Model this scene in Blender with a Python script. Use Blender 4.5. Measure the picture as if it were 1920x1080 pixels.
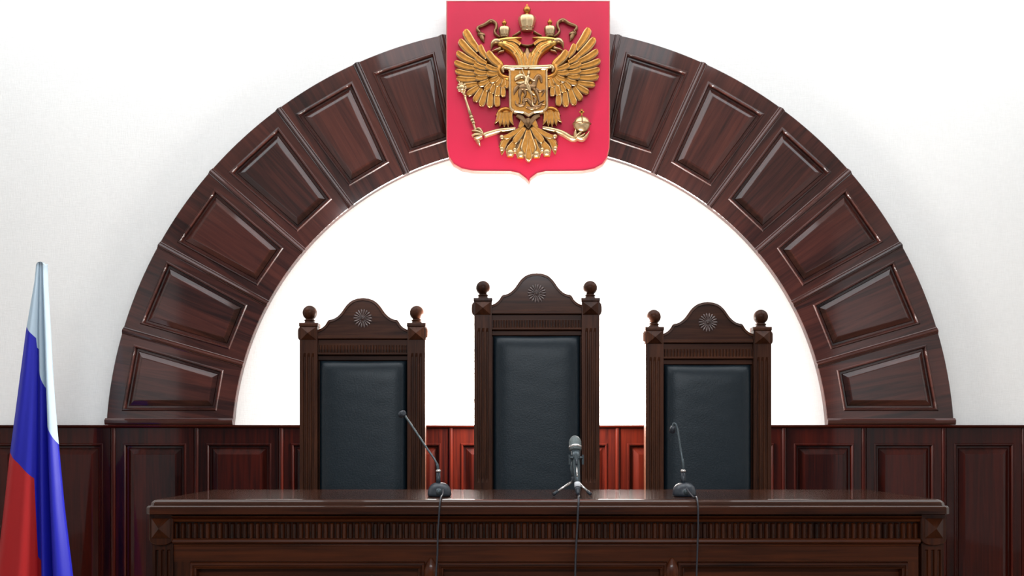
import bpy, math, random
from mathutils import Vector, Matrix
random.seed(7)
PI = math.pi
for o in list(bpy.data.objects): bpy.data.objects.remove(o)
SC = bpy.context.scene
COL = SC.collection

# ------------------------------------------------------------------ camera, world, lights, exposure
F, VX, VY, CZ = 2000.0, 950.0, 824.0, 1.05      # focal length in pixels, principal point, eye height
D_DESK, D_CHAIR, D_WALL = 4.40, 5.62, 6.35       # metres from the lens plane
cd = bpy.data.cameras.new('camera'); cam = bpy.data.objects.new('camera', cd); COL.objects.link(cam)
cam.location = (0, 0, CZ); cam.rotation_euler = (PI/2, 0, 0)
cd.sensor_width = 36; cd.lens = F/1920*36
cd.shift_x = (960-VX)/1920; cd.shift_y = (VY-540)/1920
cd.clip_start = .05
SC.camera = cam
SC.view_settings.view_transform = 'Standard'; SC.view_settings.look = 'None'
SC.view_settings.gamma = 1; SC.view_settings.use_curve_mapping = False
SC.view_settings.exposure = 0.22

w = bpy.data.worlds.new('world'); SC.world = w; w.use_nodes = True
bg = w.node_tree.nodes['Background']; bg.inputs[0].default_value = (.80, .90, 1, 1); bg.inputs[1].default_value = .12

def area(name, loc, rot, sx, sy, power, col=(1, 1, 1)):
    l = bpy.data.lights.new(name, 'AREA'); l.shape = 'RECTANGLE'; l.size = sx; l.size_y = sy
    l.energy = power; l.color = col
    o = bpy.data.objects.new(name, l); COL.objects.link(o); o.location = loc; o.rotation_euler = rot
    return o
COOL = (.88, .945, 1)
for cx in (-2.7, 0, 2.7):
    for cy, sx, sy, pw in ((4.9, 2.4, 2.5, 43), (-2.6, 1.5, .5, 200)):
        area('ceiling_lamp', (cx*(1 if cy > 0 else .62)+.15, cy, 4.17), (0, 0, 0), sx, sy, pw, COOL)
pl = bpy.data.lights.new('wall_washer', 'POINT'); pl.energy = 300; pl.shadow_soft_size = .22; pl.color = (1, .95, .90)
po = bpy.data.objects.new('wall_washer', pl); COL.objects.link(po); po.location = (.165, 5.97, 1.38)

# ------------------------------------------------------------------ materials
def nodes(name):
    m = bpy.data.materials.new(name); m.use_nodes = True
    nt = m.node_tree; return m, nt, nt.nodes['Principled BSDF']
def L(nt, a, b): nt.links.new(a, b)
def plain(name, col, rough=.5, metal=0, coat=0, bump=0, bscale=200, vary=.06, spec=.5):
    m, nt, p = nodes(name)
    no = nt.nodes.new('ShaderNodeTexNoise'); tc = nt.nodes.new('ShaderNodeTexCoord')
    no.inputs['Scale'].default_value = bscale; no.inputs['Detail'].default_value = 3
    L(nt, tc.outputs['Object'], no.inputs['Vector'])
    mx = nt.nodes.new('ShaderNodeMix'); mx.data_type = 'RGBA'
    mx.inputs[6].default_value = (*[c*(1-vary) for c in col], 1); mx.inputs[7].default_value = (*[min(1, c*(1+vary)) for c in col], 1)
    L(nt, no.outputs['Fac'], mx.inputs[0]); L(nt, mx.outputs[2], p.inputs['Base Color'])
    p.inputs['Roughness'].default_value = rough; p.inputs['Metallic'].default_value = metal
    p.inputs['Coat Weight'].default_value = coat; p.inputs['Coat Roughness'].default_value = .08
    p.inputs['Specular IOR Level'].default_value = spec
    if bump:
        b = nt.nodes.new('ShaderNodeBump'); b.inputs['Strength'].default_value = bump; b.inputs['Distance'].default_value = .002
        L(nt, no.outputs['Fac'], b.inputs['Height']); L(nt, b.outputs[0], p.inputs['Normal'])
    return m
def wood(name, dark, light, rough=.3, coat=.5, stave=.11, crough=.12, spec=.5, bump=.06):
    """grain attribute: x runs along the grain"""
    m, nt, p = nodes(name)
    at = nt.nodes.new('ShaderNodeAttribute'); at.attribute_name = 'grain'
    oi = nt.nodes.new('ShaderNodeObjectInfo')
    ad = nt.nodes.new('ShaderNodeVectorMath'); ad.operation = 'ADD'
    mu = nt.nodes.new('ShaderNodeMath'); mu.operation = 'MULTIPLY'; mu.inputs[1].default_value = 37
    L(nt, oi.outputs['Random'], mu.inputs[0]); L(nt, at.outputs['Vector'], ad.inputs[0]); L(nt, mu.outputs[0], ad.inputs[1])
    mp = nt.nodes.new('ShaderNodeMapping'); mp.inputs['Scale'].default_value = (2.2, 42, 42)
    L(nt, ad.outputs[0], mp.inputs['Vector'])
    n1 = nt.nodes.new('ShaderNodeTexNoise'); n1.inputs['Scale'].default_value = 1; n1.inputs['Detail'].default_value = 6; n1.inputs['Distortion'].default_value = .8
    L(nt, mp.outputs[0], n1.inputs['Vector'])
    mp2 = nt.nodes.new('ShaderNodeMapping'); mp2.inputs['Scale'].default_value = (6, 260, 260)
    L(nt, ad.outputs[0], mp2.inputs['Vector'])
    n2 = nt.nodes.new('ShaderNodeTexNoise'); n2.inputs['Scale'].default_value = 1; n2.inputs['Detail'].default_value = 2
    L(nt, mp2.outputs[0], n2.inputs['Vector'])
    # staves of slightly different tone
    sx = nt.nodes.new('ShaderNodeSeparateXYZ'); L(nt, ad.outputs[0], sx.inputs[0])
    dv = nt.nodes.new('ShaderNodeMath'); dv.operation = 'DIVIDE'; dv.inputs[1].default_value = stave; L(nt, sx.outputs['Y'], dv.inputs[0])
    fl = nt.nodes.new('ShaderNodeMath'); fl.operation = 'FLOOR'; L(nt, dv.outputs[0], fl.inputs[0])
    wn = nt.nodes.new('ShaderNodeTexWhiteNoise'); wn.noise_dimensions = '1D'; L(nt, fl.outputs[0], wn.inputs['W'])
    s1 = nt.nodes.new('ShaderNodeMath'); s1.operation = 'MULTIPLY_ADD'; s1.inputs[1].default_value = .35; s1.inputs[2].default_value = -.18
    L(nt, wn.outputs['Value'], s1.inputs[0])
    s2 = nt.nodes.new('ShaderNodeMath'); s2.operation = 'ADD'; L(nt, n1.outputs['Fac'], s2.inputs[0]); L(nt, s1.outputs[0], s2.inputs[1])
    s3 = nt.nodes.new('ShaderNodeMath'); s3.operation = 'MULTIPLY_ADD'; s3.inputs[1].default_value = .3; L(nt, n2.outputs['Fac'], s3.inputs[0]); L(nt, s2.outputs[0], s3.inputs[2])
    cr = nt.nodes.new('ShaderNodeValToRGB')
    cr.color_ramp.elements[0].position = .35; cr.color_ramp.elements[0].color = (*dark, 1)
    cr.color_ramp.elements[1].position = .95; cr.color_ramp.elements[1].color = (*light, 1)
    L(nt, s3.outputs[0], cr.inputs[0]); L(nt, cr.outputs[0], p.inputs['Base Color'])
    p.inputs['Roughness'].default_value = rough; p.inputs['Coat Weight'].default_value = coat; p.inputs['Coat Roughness'].default_value = crough
    p.inputs['Specular IOR Level'].default_value = spec
    b = nt.nodes.new('ShaderNodeBump'); b.inputs['Strength'].default_value = bump; b.inputs['Distance'].default_value = .001
    L(nt, n2.outputs['Fac'], b.inputs['Height']); L(nt, b.outputs[0], p.inputs['Normal'])
    return m
def wallpaper():
    m, nt, p = nodes('woven_wallpaper')
    tc = nt.nodes.new('ShaderNodeTexCoord')
    hs = []
    for sc in ((25, 25, 420), (420, 25, 25)):
        mp = nt.nodes.new('ShaderNodeMapping'); mp.inputs['Scale'].default_value = sc
        L(nt, tc.outputs['Object'], mp.inputs[0])
        n = nt.nodes.new('ShaderNodeTexNoise'); n.inputs['Scale'].default_value = 1; n.inputs['Detail'].default_value = 3
        L(nt, mp.outputs[0], n.inputs['Vector']); hs.append(n)
    a = nt.nodes.new('ShaderNodeMath'); a.operation = 'ADD'; L(nt, hs[0].outputs['Fac'], a.inputs[0]); L(nt, hs[1].outputs['Fac'], a.inputs[1])
    cr = nt.nodes.new('ShaderNodeValToRGB')
    cr.color_ramp.elements[0].position = .3; cr.color_ramp.elements[0].color = (.745, .745, .73, 1)
    cr.color_ramp.elements[1].position = .75; cr.color_ramp.elements[1].color = (.85, .85, .835, 1)
    h2 = nt.nodes.new('ShaderNodeMath'); h2.operation = 'MULTIPLY'; h2.inputs[1].default_value = .5; L(nt, a.outputs[0], h2.inputs[0])
    L(nt, h2.outputs[0], cr.inputs[0]); L(nt, cr.outputs[0], p.inputs['Base Color'])
    p.inputs['Roughness'].default_value = .8
    b = nt.nodes.new('ShaderNodeBump'); b.inputs['Strength'].default_value = .25; b.inputs['Distance'].default_value = .002
    L(nt, a.outputs[0], b.inputs['Height']); L(nt, b.outputs[0], p.inputs['Normal'])
    return m
M_WALL = wallpaper()
M_CEIL = plain('white_ceiling_paint', (.8, .8, .8), .9, vary=.02)
M_FLOOR = wood('floor_parquet', (.10, .05, .025), (.22, .12, .06), .35, .3, .07)
M_ARCH = wood('mahogany', (.0125, .0033, .0028), (.066, .0168, .0115), .36, .85, spec=.12, crough=.07)
M_WAIN = wood('wainscot_mahogany', (.0075, .0011, .0009), (.042, .0042, .0016), .36, .34, .3, .05, spec=.08)
M_DESK = wood('bench_walnut', (.010, .0025, .0009), (.074, .0168, .0042), .36, .18, .3, spec=.15)
M_TOP = wood('bench_top_varnish', (.013, .0048, .003), (.050, .017, .009), .34, .62, .2, .035, spec=.04, bump=0)
M_CHAIR = wood('chair_walnut', (.020, .0065, .0032), (.080, .027, .0125), .36, .07, .3, spec=.09)
M_CARVE = wood('carving_painted_sheen', (.06, .036, .032), (.17, .11, .10), .28, .9, .3, spec=.5)  # chair wood, paler: ceiling sheen on the rosette petals is put into the colour
M_LEATHER = plain('black_leather', (.006, .0125, .0180), .38, bump=.35, bscale=130, vary=.25, spec=.28)
M_RED = plain('red_lacquer', (.46, .0052, .040), .42, bscale=6, vary=.05, spec=.3)
M_EDGE = plain('gilt_pink_edge', (.38, .10, .08), .4)
M_GOLD = plain('antique_gold', (.40, .175, .035), .32, metal=.85, bump=.25, bscale=60, vary=.45)
M_HEAD = plain('bright_gold', (.60, .36, .10), .30, metal=.85, bscale=60, vary=.25)
M_PALE = plain('pale_gold', (.50, .36, .20), .30, metal=.85, bscale=60, vary=.3)
M_BRONZE = plain('dull_bronze', (.22, .125, .06), .36, metal=.8, bscale=70, vary=.35)
M_BLACKP = plain('black_plastic', (.019, .026, .036), .36, bscale=300, vary=.1)
M_GREYM = plain('dark_grey_metal', (.07, .09, .10), .32, metal=.5)
M_MESHG = plain('grille_mesh', (.16, .19, .19), .4, metal=.7, bump=1, bscale=700, vary=.5)
M_STEEL = plain('brushed_steel', (.55, .52, .50), .25, metal=.95)
M_WHITEP = plain('white_plastic', (.8, .82, .85), .4)
M_RUBBER = plain('cable_rubber', (.020, .022, .030), .45)
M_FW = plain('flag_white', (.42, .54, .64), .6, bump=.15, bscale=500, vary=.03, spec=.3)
M_FB = plain('flag_blue', (.010, .012, .36), .5, bump=.15, bscale=500, vary=.05, spec=.3)
M_FR = plain('flag_red', (.36, .0085, .010), .55, bump=.15, bscale=500, vary=.05, spec=.3)

# ------------------------------------------------------------------ helpers
def px(x, y, D): return ((x-VX)/F*D, D, CZ-(y-VY)/F*D)      # a point seen at pixel x,y standing D metres away
class MB:
    def __init__(s): s.v = []; s.f = []; s.m = []; s.sm = []
    def ring(s, pts): i = len(s.v); s.v += [tuple(p) for p in pts]; return list(range(i, i+len(pts)))
    def face(s, idx, m=0, sm=False): s.f.append(tuple(idx)); s.m.append(m); s.sm.append(sm)
    def bridge(s, a, b, m=0, sm=False, closed=True):
        n = len(a)
        for i in range(n if closed else n-1): s.face((a[i], a[(i+1) % n], b[(i+1) % n], b[i]), m, sm)
    def loft(s, rings, m=0, sm=False, closed=True, cap0=False, cap1=False):
        R = [s.ring(r) for r in rings]
        for k in range(len(R)-1): s.bridge(R[k], R[k+1], m[k] if isinstance(m, (list, tuple)) else m, sm, closed)
        mm = m[-1] if isinstance(m, (list, tuple)) else m
        if cap0: s.face(R[0][::-1], mm)
        if cap1: s.face(R[-1], mm)
        return R
    def box(s, x0, x1, y0, y1, z0, z1, m=0):
        a = [(x0, y0, z0), (x1, y0, z0), (x1, y1, z0), (x0, y1, z0)]
        b = [(x, y, z1) for x, y, _ in a]
        s.loft([a, b], m, cap0=True, cap1=True)
    def lathe(s, c, prof, n=20, axis='z', sm=True, m=0, flat=1, lobes=0, amp=0):
        rings = []
        for r, h in prof:
            rg = []
            for k in range(n):
                t = 2*PI*k/n; rr = r*(1+amp*math.cos(lobes*t)) if lobes else r
                rg.append((c[0]+rr*math.cos(t), c[1]+flat*rr*math.sin(t), c[2]+h))
            rings.append(rg)
        s.loft(rings, m, sm, cap0=True, cap1=True)
    def tube(s, pts, rad, n=8, m=0, smooth=True):
        P = [Vector(p) for p in pts]; rad = rad if isinstance(rad, (list, tuple)) else [rad]*len(P)
        rings = []; up = None
        for i, p in enumerate(P):
            t = (P[min(i+1, len(P)-1)]-P[max(i-1, 0)]).normalized()
            if up is None: up = t.orthogonal().normalized()
            up = (up-t*up.dot(t)).normalized(); sd = t.cross(up)
            rings.append([p+(up*math.cos(a)+sd*math.sin(a))*rad[i] for a in [2*PI*k/n for k in range(n)]])
        s.loft(rings, m, smooth, cap0=True, cap1=True)
    def ball(s, c, r, n=14, m=0, sq=(1, 1, 1)):
        rings = []
        for i in range(1, n//2):
            a = PI*i/(n//2)
            rings.append([(c[0]+sq[0]*r*math.sin(a)*math.cos(2*PI*k/n), c[1]+sq[1]*r*math.sin(a)*math.sin(2*PI*k/n), c[2]-sq[2]*r*math.cos(a)) for k in range(n)])
        s.loft(rings, m, True, cap0=True, cap1=True)
def wpos(o):
    p = Vector(o.location)
    while o.parent: o = o.parent; p += o.location
    return p
GRAINS = {'x': lambda p: (p[0], p[2], p[1]), 'z': lambda p: (p[2], p[0], p[1]), 'y': lambda p: (p[1], p[0], p[2])}
def obj(name, mb, mats, parent=None, grain='z', bevel=0, world=True, seg=2):
    mats = mats if isinstance(mats, (list, tuple)) else [mats]
    off = wpos(parent) if (parent and world) else Vector((0, 0, 0))
    me = bpy.data.meshes.new(name)
    me.from_pydata([tuple(Vector(p)-off) for p in mb.v], [], mb.f)
    for mt in mats: me.materials.append(mt)
    me.polygons.foreach_set('material_index', mb.m); me.polygons.foreach_set('use_smooth', mb.sm)
    g = GRAINS[grain] if isinstance(grain, str) else grain
    at = me.attributes.new('grain', 'FLOAT_VECTOR', 'POINT')
    at.data.foreach_set('vector', [c for p in mb.v for c in g(p)])
    me.validate(); me.update()
    o = bpy.data.objects.new(name, me); COL.objects.link(o)
    if parent: o.parent = parent
    if bevel:
        b = o.modifiers.new('bevel', 'BEVEL'); b.width = bevel; b.segments = seg; b.limit_method = 'ANGLE'; b.angle_limit = math.radians(35)
    return o
def empty(name, loc=(0, 0, 0)):
    o = bpy.data.objects.new(name, None); COL.objects.link(o); o.location = loc; o.empty_display_size = .1; return o
def tag(o, label=None, cat=None, group=None, kind=None):
    for k, v in (('label', label), ('category', cat), ('group', group), ('kind', kind)):
        if v: o[k] = v
    return o
def inset(poly, d):
    n = len(poly); ar = sum(poly[i][0]*poly[(i+1) % n][1]-poly[(i+1) % n][0]*poly[i][1] for i in range(n))
    sg = 1 if ar > 0 else -1; out = []
    for i in range(n):
        a = Vector(poly[i-1]); b = Vector(poly[i]); c = Vector(poly[(i+1) % n])
        e1 = (b-a).normalized(); e2 = (c-b).normalized()
        n1 = Vector((-e1.y, e1.x))*sg; n2 = Vector((-e2.y, e2.x))*sg
        m = n1+n2; q = m.dot(n1)
        out.append(tuple(b+m*(d/max(q, .3))))
    return out
def cr(pts, n=6):
    """Catmull-Rom through points of any dimension"""
    P = [Vector(p) for p in pts]; out = []
    for i in range(len(P)-1):
        a = P[max(i-1, 0)]; b = P[i]; c = P[i+1]; d = P[min(i+2, len(P)-1)]
        for k in range(n):
            t = k/n
            out.append(.5*((2*b)+(c-a)*t+(2*a-5*b+4*c-d)*t*t+(3*b-a-3*c+d)*t**3))
    out.append(P[-1]); return out
def interp(tab, x):
    if x <= tab[0][0]: return tab[0][1]
    for (a, fa), (b, fb) in zip(tab, tab[1:]):
        if x <= b: return fa+(fb-fa)*(x-a)/(b-a)
    return tab[-1][1]
def panel_rings(mb, quad, prof, P, m=0, cap=True):
    """quad: corners in metres on a plane, prof: (inset, height); P maps (u,v,h) to space"""
    mb.loft([[P(u, v, h) for u, v in inset(quad, d)] for d, h in prof], m, cap1=cap)

# ------------------------------------------------------------------ room
def slab(name, *b, mat, grain='x'):
    m = MB(); m.box(*b); o = obj(name, m, mat, grain=grain); o['kind'] = 'structure'; return o
slab('wall_back', -4.8, 4.8, D_WALL, D_WALL+.2, 0, 4.2, mat=M_WALL)
slab('floor', -4.8, 4.8, -3, D_WALL+.2, -.1, 0, mat=M_FLOOR)
slab('ceiling', -4.8, 4.8, -3, D_WALL+.2, 4.2, 4.3, mat=M_CEIL)
slab('wall_left', -5.0, -4.8, -3, D_WALL+.2, -.1, 4.3, mat=M_WALL)
slab('wall_right', 4.8, 5.0, -3, D_WALL+.2, -.1, 4.3, mat=M_WALL)

# ------------------------------------------------------------------ wainscot
DW = 6.31; KW = DW/F
wx = lambda x: (x-VX)*KW
wz = lambda y: CZ-(y-VY)*KW
wains = tag(empty('trim_1', (0, D_WALL, 0)), 'dark red mahogany panelled wainscot along the back wall', kind='structure')
divs = [-420, -262, -104, 54, 212, 368, 527, 686, 845, 1003, 1158, 1314, 1470, 1620, 1770, 1920, 2075, 2230, 2385]
ZT = wz(801.5); ZO = wz(831); ZB = .14
WP = lambda u, v, h: (u, DW-h, v)
PROF = [(.0, 0), (.004, .006), (.011, .006), (.016, 0), (.018, -.016), (.030, -.016), (.034, -.013), (.064, .000), (.068, .001)]
for a, b in zip(divs, divs[1:]):
    x0, x1 = wx(a+4.5), wx(b-4.5); q0, q1 = wx(a+18.5), wx(b-18.5)
    mb = MB()
    outer = [(x0, 0.0), (x1, 0.0), (x1, ZT), (x0, ZT)]; quad = [(q0, ZB), (q1, ZB), (q1, ZO), (q0, ZO)]
    mb.loft([[(u, D_WALL, v) for u, v in outer], [WP(u, v, -.002) for u, v in outer], [WP(u, v, 0) for u, v in inset(outer, .002)], [WP(u, v, 0) for u, v in quad],
             [WP(u, v, .006) for u, v in inset(quad, .004)], [WP(u, v, .006) for u, v in inset(quad, .011)], [WP(u, v, 0) for u, v in inset(quad, .016)], [WP(u, v, -.017) for u, v in inset(quad, .018)]])
    fr = obj('panel_frame', mb, M_WAIN, wains)
    mb = MB(); panel_rings(mb, quad, PROF[4:], WP)
    obj('raised_panel', mb, M_WAIN, fr)
for a in divs:
    mb = MB(); r = 4.5*KW
    mb.loft([[(wx(a)+r*math.cos(t), DW+.004-.016*math.sin(t), z) for t in [PI*k/8 for k in range(9)]]+[(wx(a)-r, D_WALL, z), (wx(a)+r, D_WALL, z)] for z in (0, ZT)], sm=False, cap0=True, cap1=True)
    obj('divider_bead', mb, M_WAIN, wains)
mb = MB(); za, zb = wz(802.5), wz(797)
xs0, xs1 = wx(divs[0]), wx(divs[-1])
sec = [(D_WALL, za), (DW-.012, za), (DW-.026, za+.006), (DW-.030, zb-.004), (DW-.024, zb), (D_WALL, zb)]
mb.loft([[(x, y, z) for y, z in sec] for x in (xs0, xs1)], cap0=True, cap1=True)
obj('cap_rail', mb, M_WAIN, wains, grain='x')

# ------------------------------------------------------------------ panelled arch
DA = 6.30; KA = DA/F
AX, AYD = 994.0, 838.0
def AP(x, y, h): return ((x-VX)*KA, DA-h, CZ-(y-VY)*KA)
def on_circle(ang, cy, R):
    """where the divider ray at ang from the divider centre meets a circle centred at (AX,cy)"""
    c, s = math.cos(ang), math.sin(ang); k = AYD-cy           # ray: (AX+t c, AYD - t s)
    b = -k*s; t = -b+math.sqrt(b*b-(k*k-R*R)); t = None or t
    return (AX+t*c, AYD-t*s)
RO = (845.0, 796.5); RI = (834.0, 558.5)
arch = tag(empty('panelled_arch', (((AX-VX)*KA), D_WALL, wz(797))), 'wide dark mahogany half-round arch of raised panels on the white wall', 'arch')
ANG = [3.3, 16, 28.6, 40.8, 53.3, 65.6, 77.9, 90]
ANG = ANG+[180-a for a in ANG[:-1]][::-1]
BASEY = 796.5
PP = [(0, 0), (1.6, .007), (3.6, .008), (5.0, 0), (6.0, -.018), (9.5, -.018), (10.5, -.013), (19, -.001), (20.5, .0)]
def arc_pts(a0, a1, cy, R, n=12):
    return [on_circle(a0+(a1-a0)*k/n, cy, R) for k in range(n+1)]
for a0, a1 in zip(ANG, ANG[1:]):
    r0, r1 = math.radians(a0), math.radians(a1)
    po_, pi_ = arc_pts(r0, r1, *RO), arc_pts(r0, r1, *RI)
    if a0 == ANG[0]:
        po_[0] = (AX+math.sqrt(RO[1]**2-(RO[0]-BASEY)**2), BASEY); pi_[0] = (AX+math.sqrt(RI[1]**2-(RI[0]-BASEY)**2), BASEY)
    if a1 == ANG[-1]:
        po_[-1] = (AX-math.sqrt(RO[1]**2-(RO[0]-BASEY)**2), BASEY); pi_[-1] = (AX-math.sqrt(RI[1]**2-(RI[0]-BASEY)**2), BASEY)
    n = 12
    lerp = lambda p, q, k: (p[0]+(q[0]-p[0])*k/n, p[1]+(q[1]-p[1])*k/n)
    # outline as four sides with n segments each: inner->outer at r0, outer arc, outer->inner at r1, inner arc back
    side0 = [lerp(pi_[0], po_[0], k) for k in range(n)]; side1 = po_[:-1]
    side2 = [lerp(po_[-1], pi_[-1], k) for k in range(n)]; side3 = pi_[::-1][:-1]
    outer = side0+side1+side2+side3
    # trapezoid opening: parallel to the dividers, straight chords
    def off_pt(pa, pb, d, sgn, R_, cy):
        # the line pa->pb shifted sideways by d, cut by circle
        e = Vector((pb[0]-pa[0], pb[1]-pa[1])).normalized(); nn = Vector((-e.y, e.x))*sgn*d
        p = Vector(pa)+nn
        f = p-Vector((AX, cy)); bb = f.dot(e); t = -bb+math.sqrt(bb*bb-(f.dot(f)-R_*R_)); return tuple(p+e*t)
    mid = Vector(po_[n//2])
    e = Vector((po_[0][0]-pi_[0][0], po_[0][1]-pi_[0][1])); sg0 = 1 if Vector((-e.y, e.x)).dot(mid-Vector(po_[0])) > 0 else -1
    e = Vector((po_[-1][0]-pi_[-1][0], po_[-1][1]-pi_[-1][1])); sg1 = 1 if Vector((-e.y, e.x)).dot(mid-Vector(po_[-1])) > 0 else -1
    d0 = 26 if a0 == ANG[0] else 20; d1 = 26 if a1 == ANG[-1] else 20
    ro, ri = RO[1]-27, RI[1]+33
    Q = [off_pt(pi_[0], po_[0], d0, sg0, ri, RI[0]), off_pt(pi_[0], po_[0], d0, sg0, ro, RO[0]),
         off_pt(pi_[-1], po_[-1], d1, sg1, ro, RO[0]), off_pt(pi_[-1], po_[-1], d1, sg1, ri, RI[0])]
    def sub(q): return [lerp(q[j], q[(j+1) % 4], k) for j in range(4) for k in range(n)]
    am = (r0+r1)/2; ca, sa = math.cos(am), math.sin(am)
    gr = lambda p: ((p[0]*ca+p[2]*sa), (-p[0]*sa+p[2]*ca), p[1])
    def gfr(p):          # stiles run radially, rails across
        return gr(p)
    mb = MB()
    Qs = sub(Q); fr_i = lambda d: sub(inset(Q, d))
    oin = inset(outer, 1.2)
    mb.loft([[(x_, D_WALL-.001, z_) for x_, _, z_ in [AP(*p, 0) for p in outer]], [AP(*p, -.004) for p in outer], [AP(*p, 0) for p in oin], [AP(*p, 0) for p in Qs],
             [AP(*p, .007) for p in fr_i(1.6)], [AP(*p, .008) for p in fr_i(3.6)], [AP(*p, 0) for p in fr_i(5)], [AP(*p, -.019) for p in fr_i(6)]])
    fr = obj('arch_panel', mb, M_ARCH, arch, grain=gfr)
    mb = MB(); mb.loft([[AP(*p, h) for p in inset(Q, d)] for d, h in PP[4:]], cap1=True)
    obj('raised_field', mb, M_ARCH, fr, grain=gr)
for a in ANG[1:-1]:
    r = math.radians(a); p0 = Vector(on_circle(r, RI[0], RI[1])); p1 = Vector(on_circle(r, RO[0], RO[1]))
    e = (p1-p0).normalized(); nn = Vector((-e.y, e.x)); mb = MB(); W = 6.5
    secs = [(-W, -.03), (-W, .001), (-W+1.2, .003), (-W+2.6, .002), (-3.2, .009), (0, .0125), (3.2, .009), (W-2.6, .002), (W-1.2, .003), (W, .001), (W, -.03)]
    mb.loft([[AP(*(p+nn*s), h) for s, h in secs] for p in (p0, p1)], closed=True, cap0=True, cap1=True)
    ca, sa = math.cos(r), math.sin(r)
    obj('divider_bead', mb, M_ARCH, arch, grain=lambda p: ((p[0]*ca+p[2]*sa), (-p[0]*sa+p[2]*ca), p[1]))
for sgn in (-1, 1):
    xa = AX+sgn*557; xb = AX+sgn*796.5
    mb = MB(); secs = [(796.5, -.047), (796.5, .010), (793, .016), (788, .018), (785.5, .008), (784, .002), (784, -.047)]
    mb.loft([[AP(x, y, h) for y, h in secs] for x in (xa, xb)], cap0=True, cap1=True)
    obj('base_moulding', mb, M_ARCH, arch, grain='x')

# ------------------------------------------------------------------ coat of arms
DS = 6.228; KS = DS/F
ER = math.radians(.7)
def SP(x, y, h): return ((x-VX)*KS, DS-h, CZ-(y-VY)*KS)
def EP(x, y, h):
    dx, dy = x-990, y-180
    return SP(990+dx*math.cos(ER)+dy*math.sin(ER), 180-dx*math.sin(ER)+dy*math.cos(ER), h)
coat = tag(empty('coat_of_arms', SP(990, 343, 0)), 'red shield plaque with gilded double-headed eagle above the arch', 'emblem')
half = [(992, 343), (985.5, 335.5), (973, 326), (958, 322.5), (905, 322), (887, 321.5), (866, 317.5), (850, 308.5), (841, 295), (837, 277), (836.5, 262), (836.5, 200), (836.5, 100), (836.5, .5)]
outl = half+[(1980-x+ (0 if i else 0), y) for i, (x, y) in enumerate(half[1:])][::-1]
outl = [(x+ (0.5 if x > 990 else 0), y) for x, y in outl]
mb = MB(); i2 = inset(outl, 1.2); i3 = inset(outl, 2.0)
mb.loft([[SP(*p, -.05) for p in outl], [SP(*p, -.006) for p in outl], [SP(*p, 0) for p in i2], [SP(*p, 0) for p in i3], [SP(*p, -.002) for p in inset(outl, 2.6)]], m=[1, 1, 1, 0], cap0=True, cap1=True)
plate = obj('backing_shield', mb, [M_RED, M_EDGE], coat)

FEATH = [(-1, -9), (-1, .35), (-.74, .95), (-.42, .66), (0, .86), (.42, .66), (.74, .95), (1, .35), (1, -9)]
ROUND = [(-1, -9), (-.96, .35), (-.72, .72), (-.36, .94), (0, 1), (.36, .94), (.72, .72), (.96, .35), (1, -9)]
def blade(mb, pts, ws, h, base=0., prof=ROUND, n=5, tilt=0, rim=None, P=EP, back=0.):
    """a carved leaf: pts in plaque pixels, ws half-widths, h crest height in metres"""
    q = cr([(*p, w_, 0) for p, w_ in zip(pts, ws)], n) if len(pts) > 2 else [Vector((*pts[0], ws[0], 0)).lerp(Vector((*pts[1], ws[1], 0)), k/n) for k in range(n+1)]
    wm = max(ws); rows = []
    for i, a in enumerate(q):
        b0 = q[max(i-1, 0)]; b1 = q[min(i+1, len(q)-1)]
        t = Vector((b1[0]-b0[0], b1[1]-b0[1])); t = t.normalized() if t.length else Vector((1, 0))
        nn = Vector((-t.y, t.x)); w_ = max(a[2], .15); e = min(1, (w_/wm)*1.5)
        row = []
        for s, k in prof:
            hh = back if k == -9 else base+h*k*(.35+.65*e)+tilt*s
            row.append(P(a[0]+nn.x*w_*s, a[1]+nn.y*w_*s, hh))
        rows.append(row)
    R = [mb.ring(r) for r in rows]
    for k in range(len(R)-1):
        for j in range(len(prof)-1):
            ed = rim is not None and (abs(prof[j][0]) >= .7 and abs(prof[j+1][0]) >= .7)
            mb.face((R[k][j], R[k][j+1], R[k+1][j+1], R[k+1][j]), rim if ed else 0, True)
    mb.face(R[0]); mb.face(R[-1][::-1])
MX = lambda p: (1979-p[0], p[1])
GM = [M_GOLD, M_PALE]
outer_f = [((899, 97), (873, 56.5), 8.2), ((896, 110), (862.5, 75), 7.5), ((894, 120), (857, 98), 6.8), ((893, 130), (852.5, 116.5), 6.5), ((893, 140), (854, 133), 6), ((894, 149), (856, 147), 6),
           ((896, 158), (863, 163), 6), ((899, 163), (875, 178), 6.2), ((904, 167), (888.5, 191), 6.4), ((911, 171), (901, 200), 6.6), ((920, 174), (917.5, 203), 6.8), ((931, 176), (932, 202), 6.4)]
mid_f = [((914, 112), (901, 87), 6.3), ((913, 122), (893.5, 108), 5.8), ((913, 131), (890, 122), 5.6), ((914, 140), (890, 135), 5.4), ((915, 147), (892, 147), 5.4), ((918, 153), (897, 160), 5.4),
         ((922, 157), (909, 171), 5.4), ((928, 160), (920.5, 177), 5.4), ((935, 163), (931.5, 183), 5.6), ((943, 165), (943, 184), 5.2)]
in_f = [((938, 128), (915, 100), 7.6), ((934, 135), (911.5, 126), 5.6), ((935, 142), (913, 140), 5.4), ((937, 147), (918.5, 155), 5.4), ((941, 150), (928, 163), 5.4), ((946, 152), (940, 167), 5.2), ((951, 154), (950, 168), 4.6)]
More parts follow.
